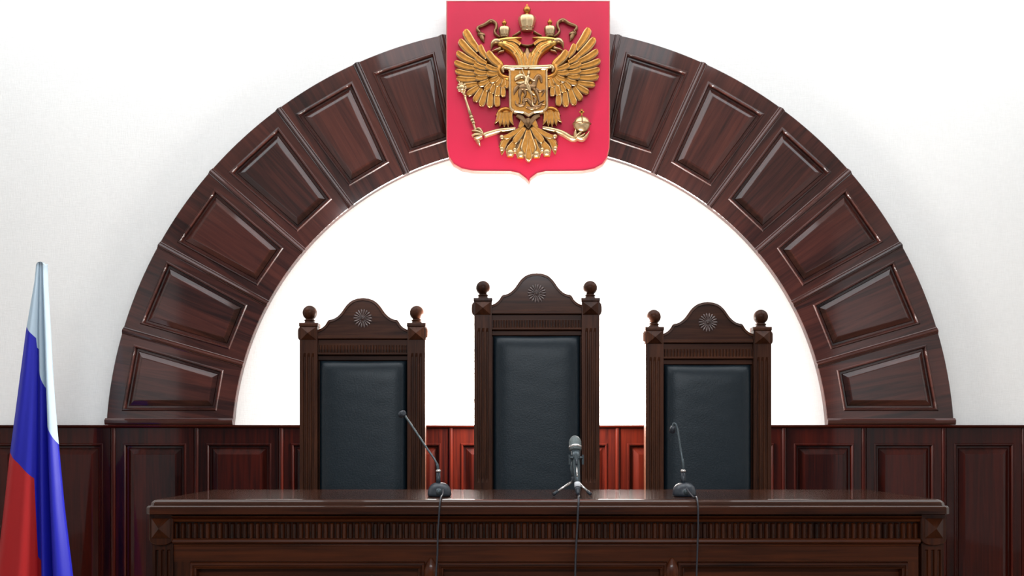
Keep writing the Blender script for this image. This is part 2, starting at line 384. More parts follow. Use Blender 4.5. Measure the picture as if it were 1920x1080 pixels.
def fan(par, rows, flip):
    for li, (row, base, h) in enumerate(rows):
        for i, (r, t, w_) in enumerate(row):
            r2, t2 = (MX(r), MX(t)) if flip else (r, t)
            dx, dy = t2[0]-r2[0], t2[1]-r2[1]; bend = (-1 if flip else 1)*(2.2 if i < 6 else .8)
            ln = math.hypot(dx, dy); nx, ny = -dy/ln, dx/ln
            P_ = [r2, (r2[0]+dx*.45-nx*bend, r2[1]+dy*.45-ny*bend), (r2[0]+dx*.8-nx*bend*.7, r2[1]+dy*.8-ny*bend*.7), (r2[0]+dx*.94, r2[1]+dy*.94), t2]
            mb = MB(); blade(mb, P_, [w_*.62, w_*.92, w_*.95, w_*.62, .3], h, base+.0012*(len(row)-i if i < 7 else i), FEATH, 4, .0025*(-1 if flip else 1), 1)
            obj('feather', mb, GM, par)
for flip in (0, 1):
    T = MX if flip else (lambda p: p)
    mb = MB()
    blade(mb, [T(p) for p in [(918, 100), (930, 113), (940, 125), (936, 137), (943, 147), (955, 150)]], [1.5, 4, 5, 4.5, 4.5, 4], .016, .036)
    for pts, ws in (([(905, 112), (910, 140), (930, 165)], [10, 14, 10]), ([(925, 120), (930, 145), (948, 160)], [12, 16, 10])):
        blade(mb, [T(p) for p in pts], ws, .010, .004)
    wing = obj('wing', mb, M_GOLD, coat)
    fan(wing, ((outer_f, .006, .013), (mid_f, .018, .014), (in_f, .030, .015)), flip)
    # neck and head
    mb = MB()
    blade(mb, [T(p) for p in [(983, 131), (979, 116), (972, 103), (961, 92), (948, 86), (936, 83)]], [12, 11, 11, 11, 9.5, 5], .040, .004)
    blade(mb, [T(p) for p in [(979, 73), (963, 76), (948, 77), (934, 79)]], [1, 5, 5.5, 4], .034, .006)
    head = obj('eagle_head', mb, M_HEAD, coat)
    mb = MB()
    for k, (p0, p1, p2) in enumerate([((976, 130), (972, 114), (962, 101)), ((983, 131), (980, 114), (970, 97)), ((989, 131), (987, 118), (984, 103)), ((968, 104), (959, 94), (946, 88)), ((972, 95), (962, 87), (949, 84)), ((977, 88), (966, 81), (953, 80)), ((978, 108), (971, 97), (962, 91))]):
        blade(mb, [T(p0), T(p1), T(p2)], [3, 3.2, .8], .012, .036, FEATH, 4, 0, 1)
    obj('neck_feathers', mb, GM, head)
    mb = MB()
    blade(mb, [T(p) for p in [(939, 80), (930, 79), (924, 84), (921.5, 94)]], [6, 6, 4, .4], .036, .004)
    blade(mb, [T(p) for p in [(940, 92), (931, 95), (921, 98)]], [3.2, 2.6, .4], .026, .004)
    blade(mb, [T(p) for p in [(946, 97), (938, 99), (934, 103)]], [2.4, 2.2, .5], .024, .004)
    obj('beak', mb, M_PALE, head)
    mb = MB(); mb.ball(EP(*T((943, 82)), .043), .0055); obj('eye', mb, M_BRONZE, head)
    # small crown
    def crown(cx, ybase, s, par):
        mb = MB(); c = EP(cx, ybase, .020); u = KS*s
        mb.lathe(c, [(10.5*u, 0), (11.5*u, 1*u), (11.2*u, 4*u), (12.2*u, 4.6*u), (12.5*u, 8*u), (15*u, 16*u), (16*u, 22*u), (15*u, 26.5*u), (11*u, 29.5*u), (6*u, 30.5*u), (3*u, 31*u)], 32, flat=.75, lobes=8, amp=.05)
        k = obj('crown', mb, M_PALE, par)
        mb = MB(); mb.lathe((c[0], c[1], c[2]+30*u), [(4.5*u, 0), (3*u, 2*u), (3.6*u, 4.5*u)], 10); mb.ball((c[0], c[1], c[2]+40*u), 7*u)
        mb.box(c[0]-1.4*u, c[0]+1.4*u, c[1]-1.4*u, c[1]+1.4*u, c[2]+46*u, c[2]+50*u)
        obj('crown_orb', mb, M_GOLD, k)
        mb = MB()
        for a in range(5):
            t = PI+PI*(a+.5)/5; mb.ball((c[0]+12*u*math.cos(t), c[1]+9.5*u*math.sin(t), c[2]+6*u), 1.7*u, 8)
        obj('crown_gems', mb, M_BRONZE, k)
    crown(T((947, 0))[0], 71.5, .66, coat)
    # ribbons
    mb = MB()
    pth = [(939, 71), (932, 67), (929, 61), (932, 53), (931, 45), (922, 40.5), (911, 47), (899, 52), (897, 57), (902, 62)]
    blade(mb, [T(p) for p in pth], [1.5, 2.4, 2.6, 2.8, 3.2, 3.6, 3.2, 2.8, 3, 2.5], .016, .014, back=.006)
    blade(mb, [T(p) for p in [(898, 63), (905, 66), (911, 66)]], [4, 5, 2], .014, .010, back=.004)
    blade(mb, [T(p) for p in [(904, 66), (906, 73), (909, 80)]], [4.5, 4, .5], .014, .010, back=.004)
    blade(mb, [T(p) for p in [(977, 61), (969, 66), (962, 69)]], [2.5, 2, 1], .012, .012)
    obj('ribbon', mb, M_BRONZE, coat)
    # thigh with feathers
    mb = MB()
    blade(mb, [T(p) for p in [(962, 212), (950, 206), (938, 209), (931, 219)]], [4, 5, 5, 3], .026, .006)
    blade(mb, [T(p) for p in [(950, 208), (947, 222), (946, 236)]], [12, 15, 10], .022, .004)
    th = obj('thigh', mb, M_GOLD, coat)
    for k, (p0, p1, p2, ww) in enumerate([((936, 212), (934, 224), (927, 233), 4), ((941, 213), (938, 228), (937, 239), 3.6), ((946, 213), (945, 228), (945, 241), 3.8), ((951, 213), (951, 228), (952, 240), 3.8), ((957, 213), (957, 226), (962, 237), 3.8)]):
        mb = MB(); blade(mb, [T(p0), T(p1), T(p2)], [ww*.8, ww, .6], .014, .024+.001*k, FEATH, 5, 0, 1); obj('feather', mb, GM, th)
crown(989.5, 61, 1.0, coat)
mb = MB(); blade(mb, [(975, 84), (983, 87), (989.5, 88), (996, 87), (1004, 84)], [1, 2.2, 2.5, 2.2, 1], .022, .006)
blade(mb, [(989.5, 92), (989.5, 110), (989.5, 132)], [3, 12, 17], .030, .004)
blade(mb, [(989.5, 225), (989.5, 232), (989.5, 244)], [15, 12, 1], .030, .006)
blade(mb, [(968, 219), (979, 225), (989.5, 243)], [2, 4.5, 1], .030, .014, FEATH); blade(mb, [(1011, 219), (1000, 225), (989.5, 243)], [2, 4.5, 1], .030, .014, FEATH)
obj('eagle_body', mb, M_BRONZE, coat)
# breast shield
mb = MB()
bs = [(954, 132), (1027, 132), (1027, 204), (1024, 211), (1017, 215), (1001, 217), (990.5, 223), (980, 217), (964, 215), (957, 211), (954, 204)]
mb.loft([[EP(*p, 0) for p in bs], [EP(*p, .050) for p in bs], [EP(*p, .056) for p in inset(bs, 1.6)], [EP(*p, .056) for p in inset(bs, 3.2)], [EP(*p, .050) for p in inset(bs, 4.8)]], m=[1, 1, 1, 1], cap1=False)
mb.face(mb.ring([EP(*p, .050) for p in inset(bs, 4.8)]), 0)
bsh = obj('breast_shield', mb, GM, coat)
mb = MB(); blade(mb, [(945, 141), (943, 135), (947, 131), (958, 132), (990, 132.5), (1022, 132), (1033, 131), (1037, 135), (1035, 141)], [1.5, 3, 3.6, 4, 4, 4, 3.6, 3, 1.5], .020, .050, n=4)
obj('scroll_band', mb, M_PALE, bsh)
B0 = .050
mb = MB()
for pts, ws, h in (([(974, 170), (983, 168), (993, 169), (1003, 169)], [5, 7.5, 6.5, 6], .016), ([(1000, 168), (1003, 158), (1008, 149), (1013, 151), (1015, 161)], [6, 5, 4, 3.6, 1.8], .015),
                   ([(977, 172), (974, 183), (975, 190), (973, 199)], [4.5, 3, 2, 1.6], .012), ([(982, 173), (985, 182), (981, 190), (985, 197)], [4, 2.6, 1.8, 1.5], .012), ([(1003, 173), (1008, 186), (1010, 196), (1012, 204)], [4.2, 2.6, 1.8, 1.5], .012),
                   ([(1004, 172), (1012, 177), (1020, 175), (1015, 186)], [3.5, 2.4, 2, 1], .012), ([(973, 166), (967, 172), (963, 183)], [3, 4, 1], .012)):
    blade(mb, pts, ws, h, B0, back=B0-.004)
obj('horse', mb, M_BRONZE, bsh)
mb = MB()
for pts, ws, h in (([(986, 166), (988, 156), (991, 148)], [4.5, 5.5, 3], .024), ([(991, 147), (991.5, 143), (992, 138)], [2.8, 3.4, .8], .022), ([(986, 152), (978, 148), (969, 152), (966, 157)], [4, 5, 5, 1.5], .018), ([(977, 150), (975, 143), (976, 138)], [3, 2, .8], .016), ([(985, 160), (976, 162), (968, 160)], [3, 4, 1.5], .016),
                   ([(988, 165), (992, 175), (998, 182), (1002, 184)], [4, 3.2, 2.2, 1.5], .021), ([(990, 152), (998, 157), (1003, 158)], [2.6, 2, 1.4], .022)):
    blade(mb, pts, ws, h, B0, back=B0-.004)
mb.tube([EP(979, 138, B0+.02), EP(993, 172, B0+.022), EP(999, 205, B0+.014)], .0032)
obj('rider', mb, M_PALE, bsh)
mb = MB()
for pts, ws, h in (([(966, 194), (967, 200), (973, 203), (982, 201), (981, 194), (988, 192), (994, 198), (1001, 206), (1010, 205), (1014, 201), (1021, 202)], [1, 2, 2.4, 3, 3, 3.4, 4, 4, 3.2, 2.4, 1], .014), ([(986, 206), (996, 209), (1006, 207)], [2, 3, 2], .014), ([(1008, 200), (1014, 197), (1020, 194)], [1.8, 1.8, .8], .012), ([(1001, 200), (1003, 192), (999, 188)], [3, 3.2, 1], .014)):
    blade(mb, pts, ws, h, B0, back=B0-.004)
obj('dragon', mb, M_BRONZE, bsh)
# legs and claws
for nm, pts, ws in (('leg', [(966, 243), (950, 244.5), (930, 247), (906, 254)], [3.5, 4.8, 4.6, 5]), ('leg', [(1016, 242), (1032, 245), (1052, 251), (1072, 262), (1082, 261)], [4, 5, 5, 5.4, 4])):
    mb = MB(); blade(mb, pts, ws, .030, .006); lg = obj(nm, mb, M_PALE, coat)
    if pts[0][0] < 990: toes = [[(905, 254), (899, 245), (892, 244)], [(904, 254), (894, 249), (884, 248)], [(903, 256), (892, 255), (884, 256)], [(903, 258), (894, 261), (888, 261)]]
    else: toes = [[(1078, 262), (1084, 256), (1090, 252)], [(1079, 263), (1088, 261), (1095, 255)], [(1080, 263), (1091, 265), (1099, 258), (1103, 251)], [(1078, 262), (1077, 254), (1078, 247)]]
    for t in toes:
        mb = MB(); blade(mb, t, [2.6, 3.4]+[2.6]*(len(t)-3)+[1.2], .026, .030, back=.01); obj('talon', mb, M_PALE, lg)
# sceptre
mb = MB()
mb.tube([EP(*p, .026) for p in [(871, 178), (874, 190), (879, 206), (884, 222)]], [r*KS for r in (2, 2.2, 2.8, 3.6)], 10)
mb.tube([EP(*p, .026) for p in [(884, 222), (888, 236), (893, 252), (897, 264)]], [r*KS for r in (2.4, 2.4, 2.4, 2.6)], 10)
sc = obj('sceptre', mb, M_PALE, coat)
mb = MB()
for p, r in (((883.5, 221), 4.2), ((885.5, 227), 4.4), ((887.5, 232), 3.8), ((870, 176), 3.6), ((872.5, 182), 3)): mb.ball(EP(*p, .026), r*KS, 12)
obj('knop', mb, M_PALE, sc)
mb = MB(); blade(mb, [(894, 262), (897, 268), (899, 274)], [4.2, 3.4, .4], .030, .01); obj('sceptre_tip', mb, M_PALE, sc)
mb = MB(); mb.ball(EP(866.5, 166.5, .034), 6.5*KS, 14)
for k in range(8):
    a = 2*PI*k/8; mb.ball(EP(866.5+7*math.cos(a), 166.5+7*math.sin(a), .034), 3.2*KS, 8)
blade(mb, [(864, 160), (862, 156), (861, 151)], [2.6, 2, .4], .03, .01)
obj('sceptre_head', mb, M_PALE, sc)
# orb
mb = MB(); mb.ball(EP(1089.5, 238, .030), 16*KS, 24, sq=(1, .8, 1)); ob = obj('orb', mb, M_PALE, coat)
mb = MB(); c = EP(1089.5, 238, .030)
mb.tube([(c[0]+16.6*KS*math.cos(t), c[1]-.8*16.6*KS*math.sin(t), c[2]+.004) for t in [PI*k/16 for k in range(17)]], 1.4*KS, 6)
mb.tube([(c[0], c[1]-.8*16.6*KS*math.cos(t), c[2]+16.6*KS*math.sin(t)) for t in [PI/2*k/10 for k in range(11)]], 1.4*KS, 6)
obj('orb_band', mb, M_BRONZE, ob)
mb = MB(); c = EP(1089.5, 220, .030); u = KS
mb.box(c[0]-1.5*u, c[0]+1.5*u, c[1]-1.5*u, c[1]+1.5*u, c[2]-2*u, c[2]+11*u); mb.box(c[0]-4.5*u, c[0]+4.5*u, c[1]-1.5*u, c[1]+1.5*u, c[2]+4*u, c[2]+7*u)
obj('orb_cross', mb, M_GOLD, ob)
# tail
mb = MB(); blade(mb, [(989.5, 236), (989.5, 256), (989.5, 276), (989.5, 290)], [10, 26, 40, 22], .010, .002)
tail = obj('tail', mb, M_BRONZE, coat)
def leaf(pts, ws, h, base, mats=GM): 
    mb = MB(); blade(mb, pts, ws, h, base, FEATH, 5, 0, 1); obj('tail_feather', mb, mats, tail)
leaf([(989.5, 246), (989.5, 262), (989.5, 278), (989.5, 287), (989.5, 296)], [4.5, 10, 15.5, 14, 5], .018, .022)
leaf([(989.5, 250), (989.5, 272), (989.5, 294), (989.5, 299), (989.5, 306)], [1.5, 2.2, 6.5, 6.8, .5], .022, .030)
for flip in (0, 1):
    T = MX if flip else (lambda p: p)
    leaf([T(p) for p in [(984, 242), (974, 255), (965, 266), (961.5, 273)]], [2.6, 6, 6, .6], .018, .020)
    leaf([T(p) for p in [(981, 240), (966, 250), (951, 258), (940, 258)]], [3, 5, 5, 2.5], .018, .016)
    leaf([T(p) for p in [(980, 229), (976, 238), (969, 246)]], [5, 5, .6], .018, .016)
    leaf([T(p) for p in [(978, 262), (977, 277), (975, 287), (974.5, 298)]], [3, 6.5, 9.5, 6], .020, .014)
    leaf([T(p) for p in [(968, 262), (961, 273), (956, 283), (955, 295)]], [3, 6.5, 9, 5.5], .020, .013)
    leaf([T(p) for p in [(956, 259), (946, 268), (941, 279), (939.5, 291)]], [3, 5.5, 5.5, .8], .018, .010)
    leaf([T(p) for p in [(950, 262), (942, 266), (934.5, 276)]], [3, 4, .8], .016, .008)
    mb = MB()
    for p, r in (((975, 291.5), 6.5), ((955.5, 288.5), 7), ((940, 259), 4.5), ((964, 283), 4), ((939.5, 281), 4.5)): mb.ball(EP(*T(p), .026), r*KS, 12)
    obj('scroll_tip', mb, M_PALE, tail)

# ------------------------------------------------------------------ judges' bench
KD = D_DESK/F
dx_ = lambda x: (x-VX)*KD
dz_ = lambda y: CZ-(y-VY)*KD
bench = tag(empty('judges_bench', (dx_(1027.5), D_DESK+.4, 0)), 'long dark walnut judges bench with fluted frieze and glossy top', 'desk')
DB = 5.30
mb = MB()
def rr(ins, y):     # outline of the top at a given inset (metres), corners clipped softly
    x0, x1 = dx_(272)+ins, dx_(1783)-ins; y0, y1 = D_DESK+ins, DB
    c = .018
    bx = .0
    return [(x0+c, y0, y), (x1-c, y0, y), (x1, y0+c, y), (x1-bx, y1, y), (x0+bx, y1, y), (x0, y0+c, y)]
prof = [(.012, 965.5), (.0, 964), (.0, 952.5), (.003, 950), (.006, 949), (.012, 948.5), (.014, 946.5), (.014, 944.5), (.018, 941.5), (.025, 939), (.033, 937.6), (.042, 937.0)]
mb.loft([rr(i, dz_(y)) for i, y in prof], m=[0, 0]+[1]*10, cap0=True, cap1=True)
obj('bench_top', mb, [M_DESK, M_TOP], bench, grain='x')
ZTOP = dz_(937.0)
DF = D_DESK+.075; KF = DF/F
fx = lambda x: (x-VX)*KF
fz = lambda y: CZ-(y-VY)*KF
BP = lambda u, v, h: (u, DF-h, v)
# body carcass behind the face
mb = MB(); mb.box(fx(300), fx(1757), DF+.03, DF+.05, 0, dz_(965)); obj('back_board', mb, M_DESK, bench, grain='x', bevel=.003)
# front rail with three framed panels
xl, xr = fx(326), fx(1722)
mb = MB(); mb.box(xl, xr, DF, DF+.04, fz(1053), fz(1020)); obj('upper_rail', mb, M_DESK, bench, grain='x')
pan = [(357, 797), (819, 1250), (1270, 1702)]
ZP0, ZP1 = .12, fz(1054)
for a, b in pan:
    q = [(fx(a), ZP0), (fx(b), ZP0), (fx(b), ZP1), (fx(a), ZP1)]
    mb = MB(); mb.loft([[BP(u, v, h-.0) for u, v in inset(q, d)] for d, h in [(0, -.03), (0, .004), (.003, .012), (.012, .013), (.015, .007), (.018, .007), (.021, .012), (.027, .008), (.030, -.022)]])
    k = obj('panel_moulding', mb, M_DESK, bench, grain='x')
    mb = MB(); panel_rings(mb, q, [(.029, -.024), (.085, -.024), (.09, -.020), (.13, -.010), (.134, -.009)], BP)
    obj('panel_field', mb, M_DESK, bench, grain='x')
mul = [(326, 357), (797, 819), (1250, 1270), (1702, 1722)]
for i, (a, b) in enumerate(mul):
    mb = MB(); mb.box(fx(a), fx(b), DF, DF+.04, 0, fz(1053)); s = obj('stile', mb, M_DESK, bench)
    if i in (1, 2):
        mb = MB(); c = (fx((a+b)/2), DF, fz(1075))
        mb.lathe(c, [(.004, -.60), (.018, -.58), (.024, -.1), (.030, -.02), (.032, 0), (.031, .014), (.027, .030), (.019, .045), (.012, .055), (.009, .062), (.004, .066)], 16, flat=.7)
        obj('turned_drop', mb, M_DESK, bench)
mb = MB(); mb.box(xl, xr, DF, DF+.04, 0, ZP0); obj('lower_rail', mb, M_DESK, bench, grain='x')
# frieze: cove, flutes, strip
mb = MB(); mb.box(xl, xr, DF+.004, DF+.04, fz(1020), dz_(965)); obj('frieze_board', mb, M_DESK, bench, grain='x')
mb = MB(); sec = [(DF+.01, fz(966)), (DF-.040, fz(966)), (DF-.036, fz(969)), (DF-.022, fz(973)), (DF-.018, fz(976)), (DF-.014, fz(978)), (DF+.01, fz(978))]
mb.loft([[(x, y, z) for y, z in sec] for x in (xl, xr)], cap0=True, cap1=True); obj('cove_moulding', mb, M_DESK, bench, grain='x')
mb = MB(); sec = [(DF+.01, fz(1009)), (DF-.018, fz(1009)), (DF-.024, fz(1011)), (DF-.026, fz(1015)), (DF-.020, fz(1018)), (DF-.006, fz(1020)), (DF-.004, fz(1024)), (DF+.01, fz(1024))]
mb.loft([[(x, y, z) for y, z in sec] for x in (xl, xr)], cap0=True, cap1=True); obj('frieze_strip', mb, M_DESK, bench, grain='x')
N = 120; stp = (xr-xl)/N
mb = MB(); r = stp*.40; zz0, zz1 = fz(1009.5), fz(980)
sec = [(r*math.cos(t), .006-.018*math.sin(t)) for t in [PI*k/6 for k in range(7)]]
mb.loft([[(x, y, zz0) for x, y in sec], [(x, y, zz1-.006) for x, y in sec], [(x*.7, .006+(y-.006)*.6, zz1-.001) for x, y in sec], [(x*.2, .006+(y-.006)*.2, zz1) for x, y in sec]], cap0=True, cap1=True)
fl0 = obj('flute', mb, M_DESK, bench, world=False)
base = wpos(bench)
for i in range(N):
    o = fl0 if i == 0 else fl0.copy()
    if i: COL.objects.link(o)
    o.parent = bench; o.location = (xl+stp*(i+.5)-base.x, DF-base.y, -base.z)
# corner blocks with pyramids over fluted pilasters
for a, b in ((283, 328), (1722, 1770)):
    xa, xb = fx(a), fx(b); xm = (xa+xb)/2; hw = (xb-xa)/2
    zt, zb_, zc = dz_(965.5), fz(1010), fz(1022)
    out = [(xa, zt), (xa, zb_)]+[(xm-hw*math.cos(t), zb_-(zb_-zc)*math.sin(t)) for t in [PI*k/8 for k in range(1, 8)]]+[(xb, zb_), (xb, zt)]
    mb = MB(); mb.loft([[(u, DF+.05, v) for u, v in out], [(u, DF-.024, v) for u, v in out], [(u, DF-.028, v) for u, v in inset(out, .003)]], cap0=True, cap1=True)
    cb = obj('corner_block', mb, M_DESK, bench)
    zq0, zq1 = fz(1008), fz(971); xq0, xq1 = xm-.038, xm+.038
    mb = MB(); q = [(xq0, zq0), (xq1, zq0), (xq1, zq1), (xq0, zq1)]
    mb.loft([[(u, DF-.026, v) for u, v in q], [(u, DF-.030, v) for u, v in q], [(xm+(u-xm)*.03, DF-.056, (zq0+zq1)/2+(v-(zq0+zq1)/2)*.03) for u, v in q]], cap0=True, cap1=True)
    obj('pyramid_boss', mb, M_DESK, cb)
    # pilaster
    x0, x1 = fx(a+4), fx(b-2); W = x1-x0
    sec = [(0, .05), (0, -.010), (.14, -.010), (.18, -.002), (.26, -.002), (.30, -.010), (.42, -.010), (.46, -.002), (.54, -.002), (.58, -.010), (.70, -.010), (.74, -.002), (.82, -.002), (.86, -.010), (1, -.010), (1, .05)]
    mb = MB(); mb.loft([[(x0+s*W, DF+h if k else DF+(h if h > 0 else -.010), z) for s, h in sec] for z, k in ((0, 0), (.1, 0), (.105, 1), (fz(1032), 1), (fz(1030), 0), (fz(1018), 0))], cap0=True, cap1=True)
    obj('pilaster', mb, M_DESK, bench)
mb = MB()
for sx in (fx(290), fx(1763)): mb.box(sx-.012, sx+.012, DF+.03, DB-.06, 0, dz_(966))
obj('end_panel', mb, M_DESK, bench, grain='x')

# ------------------------------------------------------------------ chairs
def chair(cx, drop, label, group):
    """cx: pixel of the chair's axis; drop: pixels its back is lower than the middle chair's"""
    K = D_CHAIR/F
    root = tag(empty('judge_chair', ((cx-VX)*K, D_CHAIR, 0)), label, 'chair', group)
    dzp = drop*K
    def Q(u, v, h):      # u: px from the axis, v: picture row on the middle chair, h: metres in front of the back plane; the back leans away
        z = CZ-(v-VY)*K-dzp
        s = (z-.95)*.055
        kk = 1+s/D_CHAIR
        return (root.location.x+(u*K)*kk+(root.location.x)*(kk-1), D_CHAIR+s-h, CZ+(z-CZ)*kk)
    vfloor = VY+(CZ-dzp)/K
    def V(z): return VY+(CZ-dzp-z)/K
    for sg in (-1, 1):
        c = sg*101; hw = 16.6
        sec = [(-1, -.075), (-1, .0), (-.62, 0), (-.55, -.007), (-.38, -.007), (-.31, 0), (-.16, 0), (-.09, -.007), (.09, -.007), (.16, 0), (.31, 0), (.38, -.007), (.55, -.007), (.62, 0), (1, 0), (1, -.075)]
        mb = MB()
        mb.loft([[Q(c+s*hw, v, h if (k or h < -.05) else 0) for s, h in sec] for v, k in ((V(.0), 0), (905, 0), (897, 1), (622, 1), (615, 0), (563, 0))], cap0=True, cap1=True)
        post = obj('back_post', mb, M_CHAIR, root)
        # cap plate, pyramid boss in front and on the outside
        mb = MB(); q = [(c-17.6, 558.5), (c+17.6, 558.5), (c+17.6, 565), (c-17.6, 565)]
        mb.loft([[Q(u, v, -.078) for u, v in q], [Q(u, v, .003) for u, v in q], [Q(u, v, .006) for u, v in inset(q, 1.2)]], cap0=True, cap1=True)
        obj('cap_plate', mb, M_CHAIR, post)
        mb = MB(); q = [(c-14.5, 566), (c+14.5, 566), (c+14.5, 590), (c-14.5, 590)]
        mb.loft([[Q(u, v, .0) for u, v in q], [Q(u, v, .003) for u, v in q], [Q(c+(u-c)*.03, 578+(v-578)*.03, .026) for u, v in q]], cap1=True)
        obj('pyramid_boss', mb, M_CHAIR, post)
        mb = MB(); so = c+sg*hw
        mb.loft([[Q(so+sg*d, 578+12*k*a, -.038+.032*k*b) for a, b in ((-1, -.7), (-.7, -1), (.7, -1), (1, -.7), (1, .7), (.7, 1), (-.7, 1), (-1, .7))] for d, k in ((-1, 1), (1.5, 1), (4.2, .75), (5.6, .2))], cap1=True)
        obj('side_boss', mb, M_CHAIR, post)
        mb = MB(); ct = Q(c, 558.5, -.038)
        pr = [(11, 0), (11, 1.5), (9.3, 2.2), (9.3, 4.6), (10.2, 5.4), (10.2, 7), (8, 7.8), (7.5, 8.6)]
        pr = [(r*K, h*K) for r, h in pr]+[(13.8*K*math.sin(a), (20.5-13.8*math.cos(a))*K) for a in [PI*k/14 for k in range(3, 15)]]
        mb.lathe(ct, pr, 22); obj('finial', mb, M_CHAIR, post)
    # crest
    hl = [(-86, 571), (-78, 567.5), (-71, 561.5), (-65, 552.5), (-58.5, 551), (-50, 547), (-41, 538.5), (-31, 524.5), (-21, 515.8), (-10.5, 511.8)]
    hl = [tuple(p) for p in cr(hl, 3)]
    top = hl+[(0, 510.6)]+[(-u, v) for u, v in hl[::-1]]
    out = top+[(86, 587), (-86, 587)]
    mb = MB()
    def ins2(d): 
        n_ = len(top); r_ = []
        for i, (u, v) in enumerate(top):
            a_ = top[max(i-1, 0)]; b_ = top[min(i+1, n_-1)]; t = Vector((b_[0]-a_[0], b_[1]-a_[1])).normalized()
            r_.append((max(-86, min(86, u-t.y*d)), v+t.x*d))
        return r_+[(86, 587), (-86, 587)]
    mb.loft([[Q(u, v, -.055) for u, v in out], [Q(u, v, -.0225) for u, v in out], [Q(u, v, -.014) for u, v in ins2(4.2)], [Q(u, v, -.014) for u, v in ins2(5.0)], [Q(u, v, -.019) for u, v in ins2(5.6)]], cap0=True, cap1=True)
    crest = obj('crest_rail', mb, M_CHAIR, root, grain='x')
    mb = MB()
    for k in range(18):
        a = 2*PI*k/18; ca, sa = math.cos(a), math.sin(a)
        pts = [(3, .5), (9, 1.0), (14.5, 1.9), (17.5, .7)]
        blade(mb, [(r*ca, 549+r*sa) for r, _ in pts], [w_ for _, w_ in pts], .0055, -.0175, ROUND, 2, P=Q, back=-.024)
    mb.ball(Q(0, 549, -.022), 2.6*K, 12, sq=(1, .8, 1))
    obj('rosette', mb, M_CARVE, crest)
    # frieze under the crest
    mb = MB()
    for (v0, v1, h) in ((582, 588, -.008), (588, 598, -.028), (614, 618, -.006), (618, 628, -.030)):
        q = [(-85, v0), (85, v0), (85, v1), (-85, v1)]
        mb.loft([[Q(u, v, -.06) for u, v in q], [Q(u, v, h-.003) for u, v in q], [Q(u, v, h) for u, v in inset(q, .9)]], cap0=True, cap1=True)
    q = [(-85, 597), (85, 597), (85, 615), (-85, 615)]
    mb.loft([[Q(u, v, -.06) for u, v in q], [Q(u, v, -.024) for u, v in q]], cap0=True, cap1=True)
    n_ = 27
    for k in range(n_):
        u = -83+166*(k+.5)/n_
        mb.loft([[Q(u+2.1*math.cos(t), v, -.026+.013*math.sin(t)) for t in [PI*j/5 for j in range(6)]] for v in (599.5, 614.5)], cap0=True, cap1=True, closed=False)
    obj('fluted_frieze', mb, M_CHAIR, root, grain='x')
    # back board and cushion
    mb = MB(); q = [(-85, 626), (85, 626), (85, V(.45)), (-85, V(.45))]
    mb.loft([[Q(u, v, -.062) for u, v in q], [Q(u, v, -.045) for u, v in q]], cap0=True, cap1=True)
    obj('back_board', mb, M_CHAIR, root)
    mb = MB(); nu, nv = 28, 44; rows = []; v0, v1 = 627.5, V(.50)
    for j in range(nv+1):
        b = -1+2*j/nv; b = math.copysign(1-(1-abs(b))**1.7, b); row = []
        for i in range(nu+1):
            a = -1+2*i/nu; a = math.copysign(1-(1-abs(a))**1.6, a)
            th = .070*(max(0, 1-abs(a)**7)**.45)*(max(0, 1-abs(b)**16)**.45)*(1-.10*a*a)
            bul = 1-.012*(1-abs(a))*(1 if abs(b) > .9 else 0)
            wig = .0005*math.sin(31*b+2*a)*math.sin(5*a+b)
            row.append(Q(a*82.5, (v0+v1)/2+b*(v1-v0)/2+1.5*(1-a*a)*(abs(b) > .97), -.045+th+wig))
        rows.append(row)
    mb.loft(rows, sm=True, closed=False)
    obj('backrest_cushion', mb, M_LEATHER, root)
    # seat, apron, front legs, arms (behind the bench)
    X = root.location.x; W = .26
    mb = MB(); mb.box(X-W, X+W, D_CHAIR-.50, D_CHAIR-.03, .36, .42); obj('seat_frame', mb, M_CHAIR, root, grain='x', bevel=.004)
    mb = MB(); mb.box(X-W+.01, X+W-.01, D_CHAIR-.49, D_CHAIR-.03, .42, .48); obj('seat_cushion', mb, M_LEATHER, root, bevel=.025, seg=3)
    for sg in (-1, 1):
        mb = MB(); mb.lathe((X+sg*(W-.03), D_CHAIR-.46, 0), [(.02, 0), (.028, .05), (.022, .1), (.03, .2), (.03, .37)], 14); obj('front_leg', mb, M_CHAIR, root)
    return root
chair(679.5, 47, 'left high-backed carved chair with dark leather, behind the leaning thin microphone', 'high-backed judges chairs behind the bench')
chair(1006.5, 0, 'tallest carved judge chair in the middle behind the tripod microphone', 'high-backed judges chairs behind the bench')
chair(1328.5, 54.5, 'right high-backed carved chair with dark leather, behind the hooked thin microphone', 'high-backed judges chairs behind the bench')

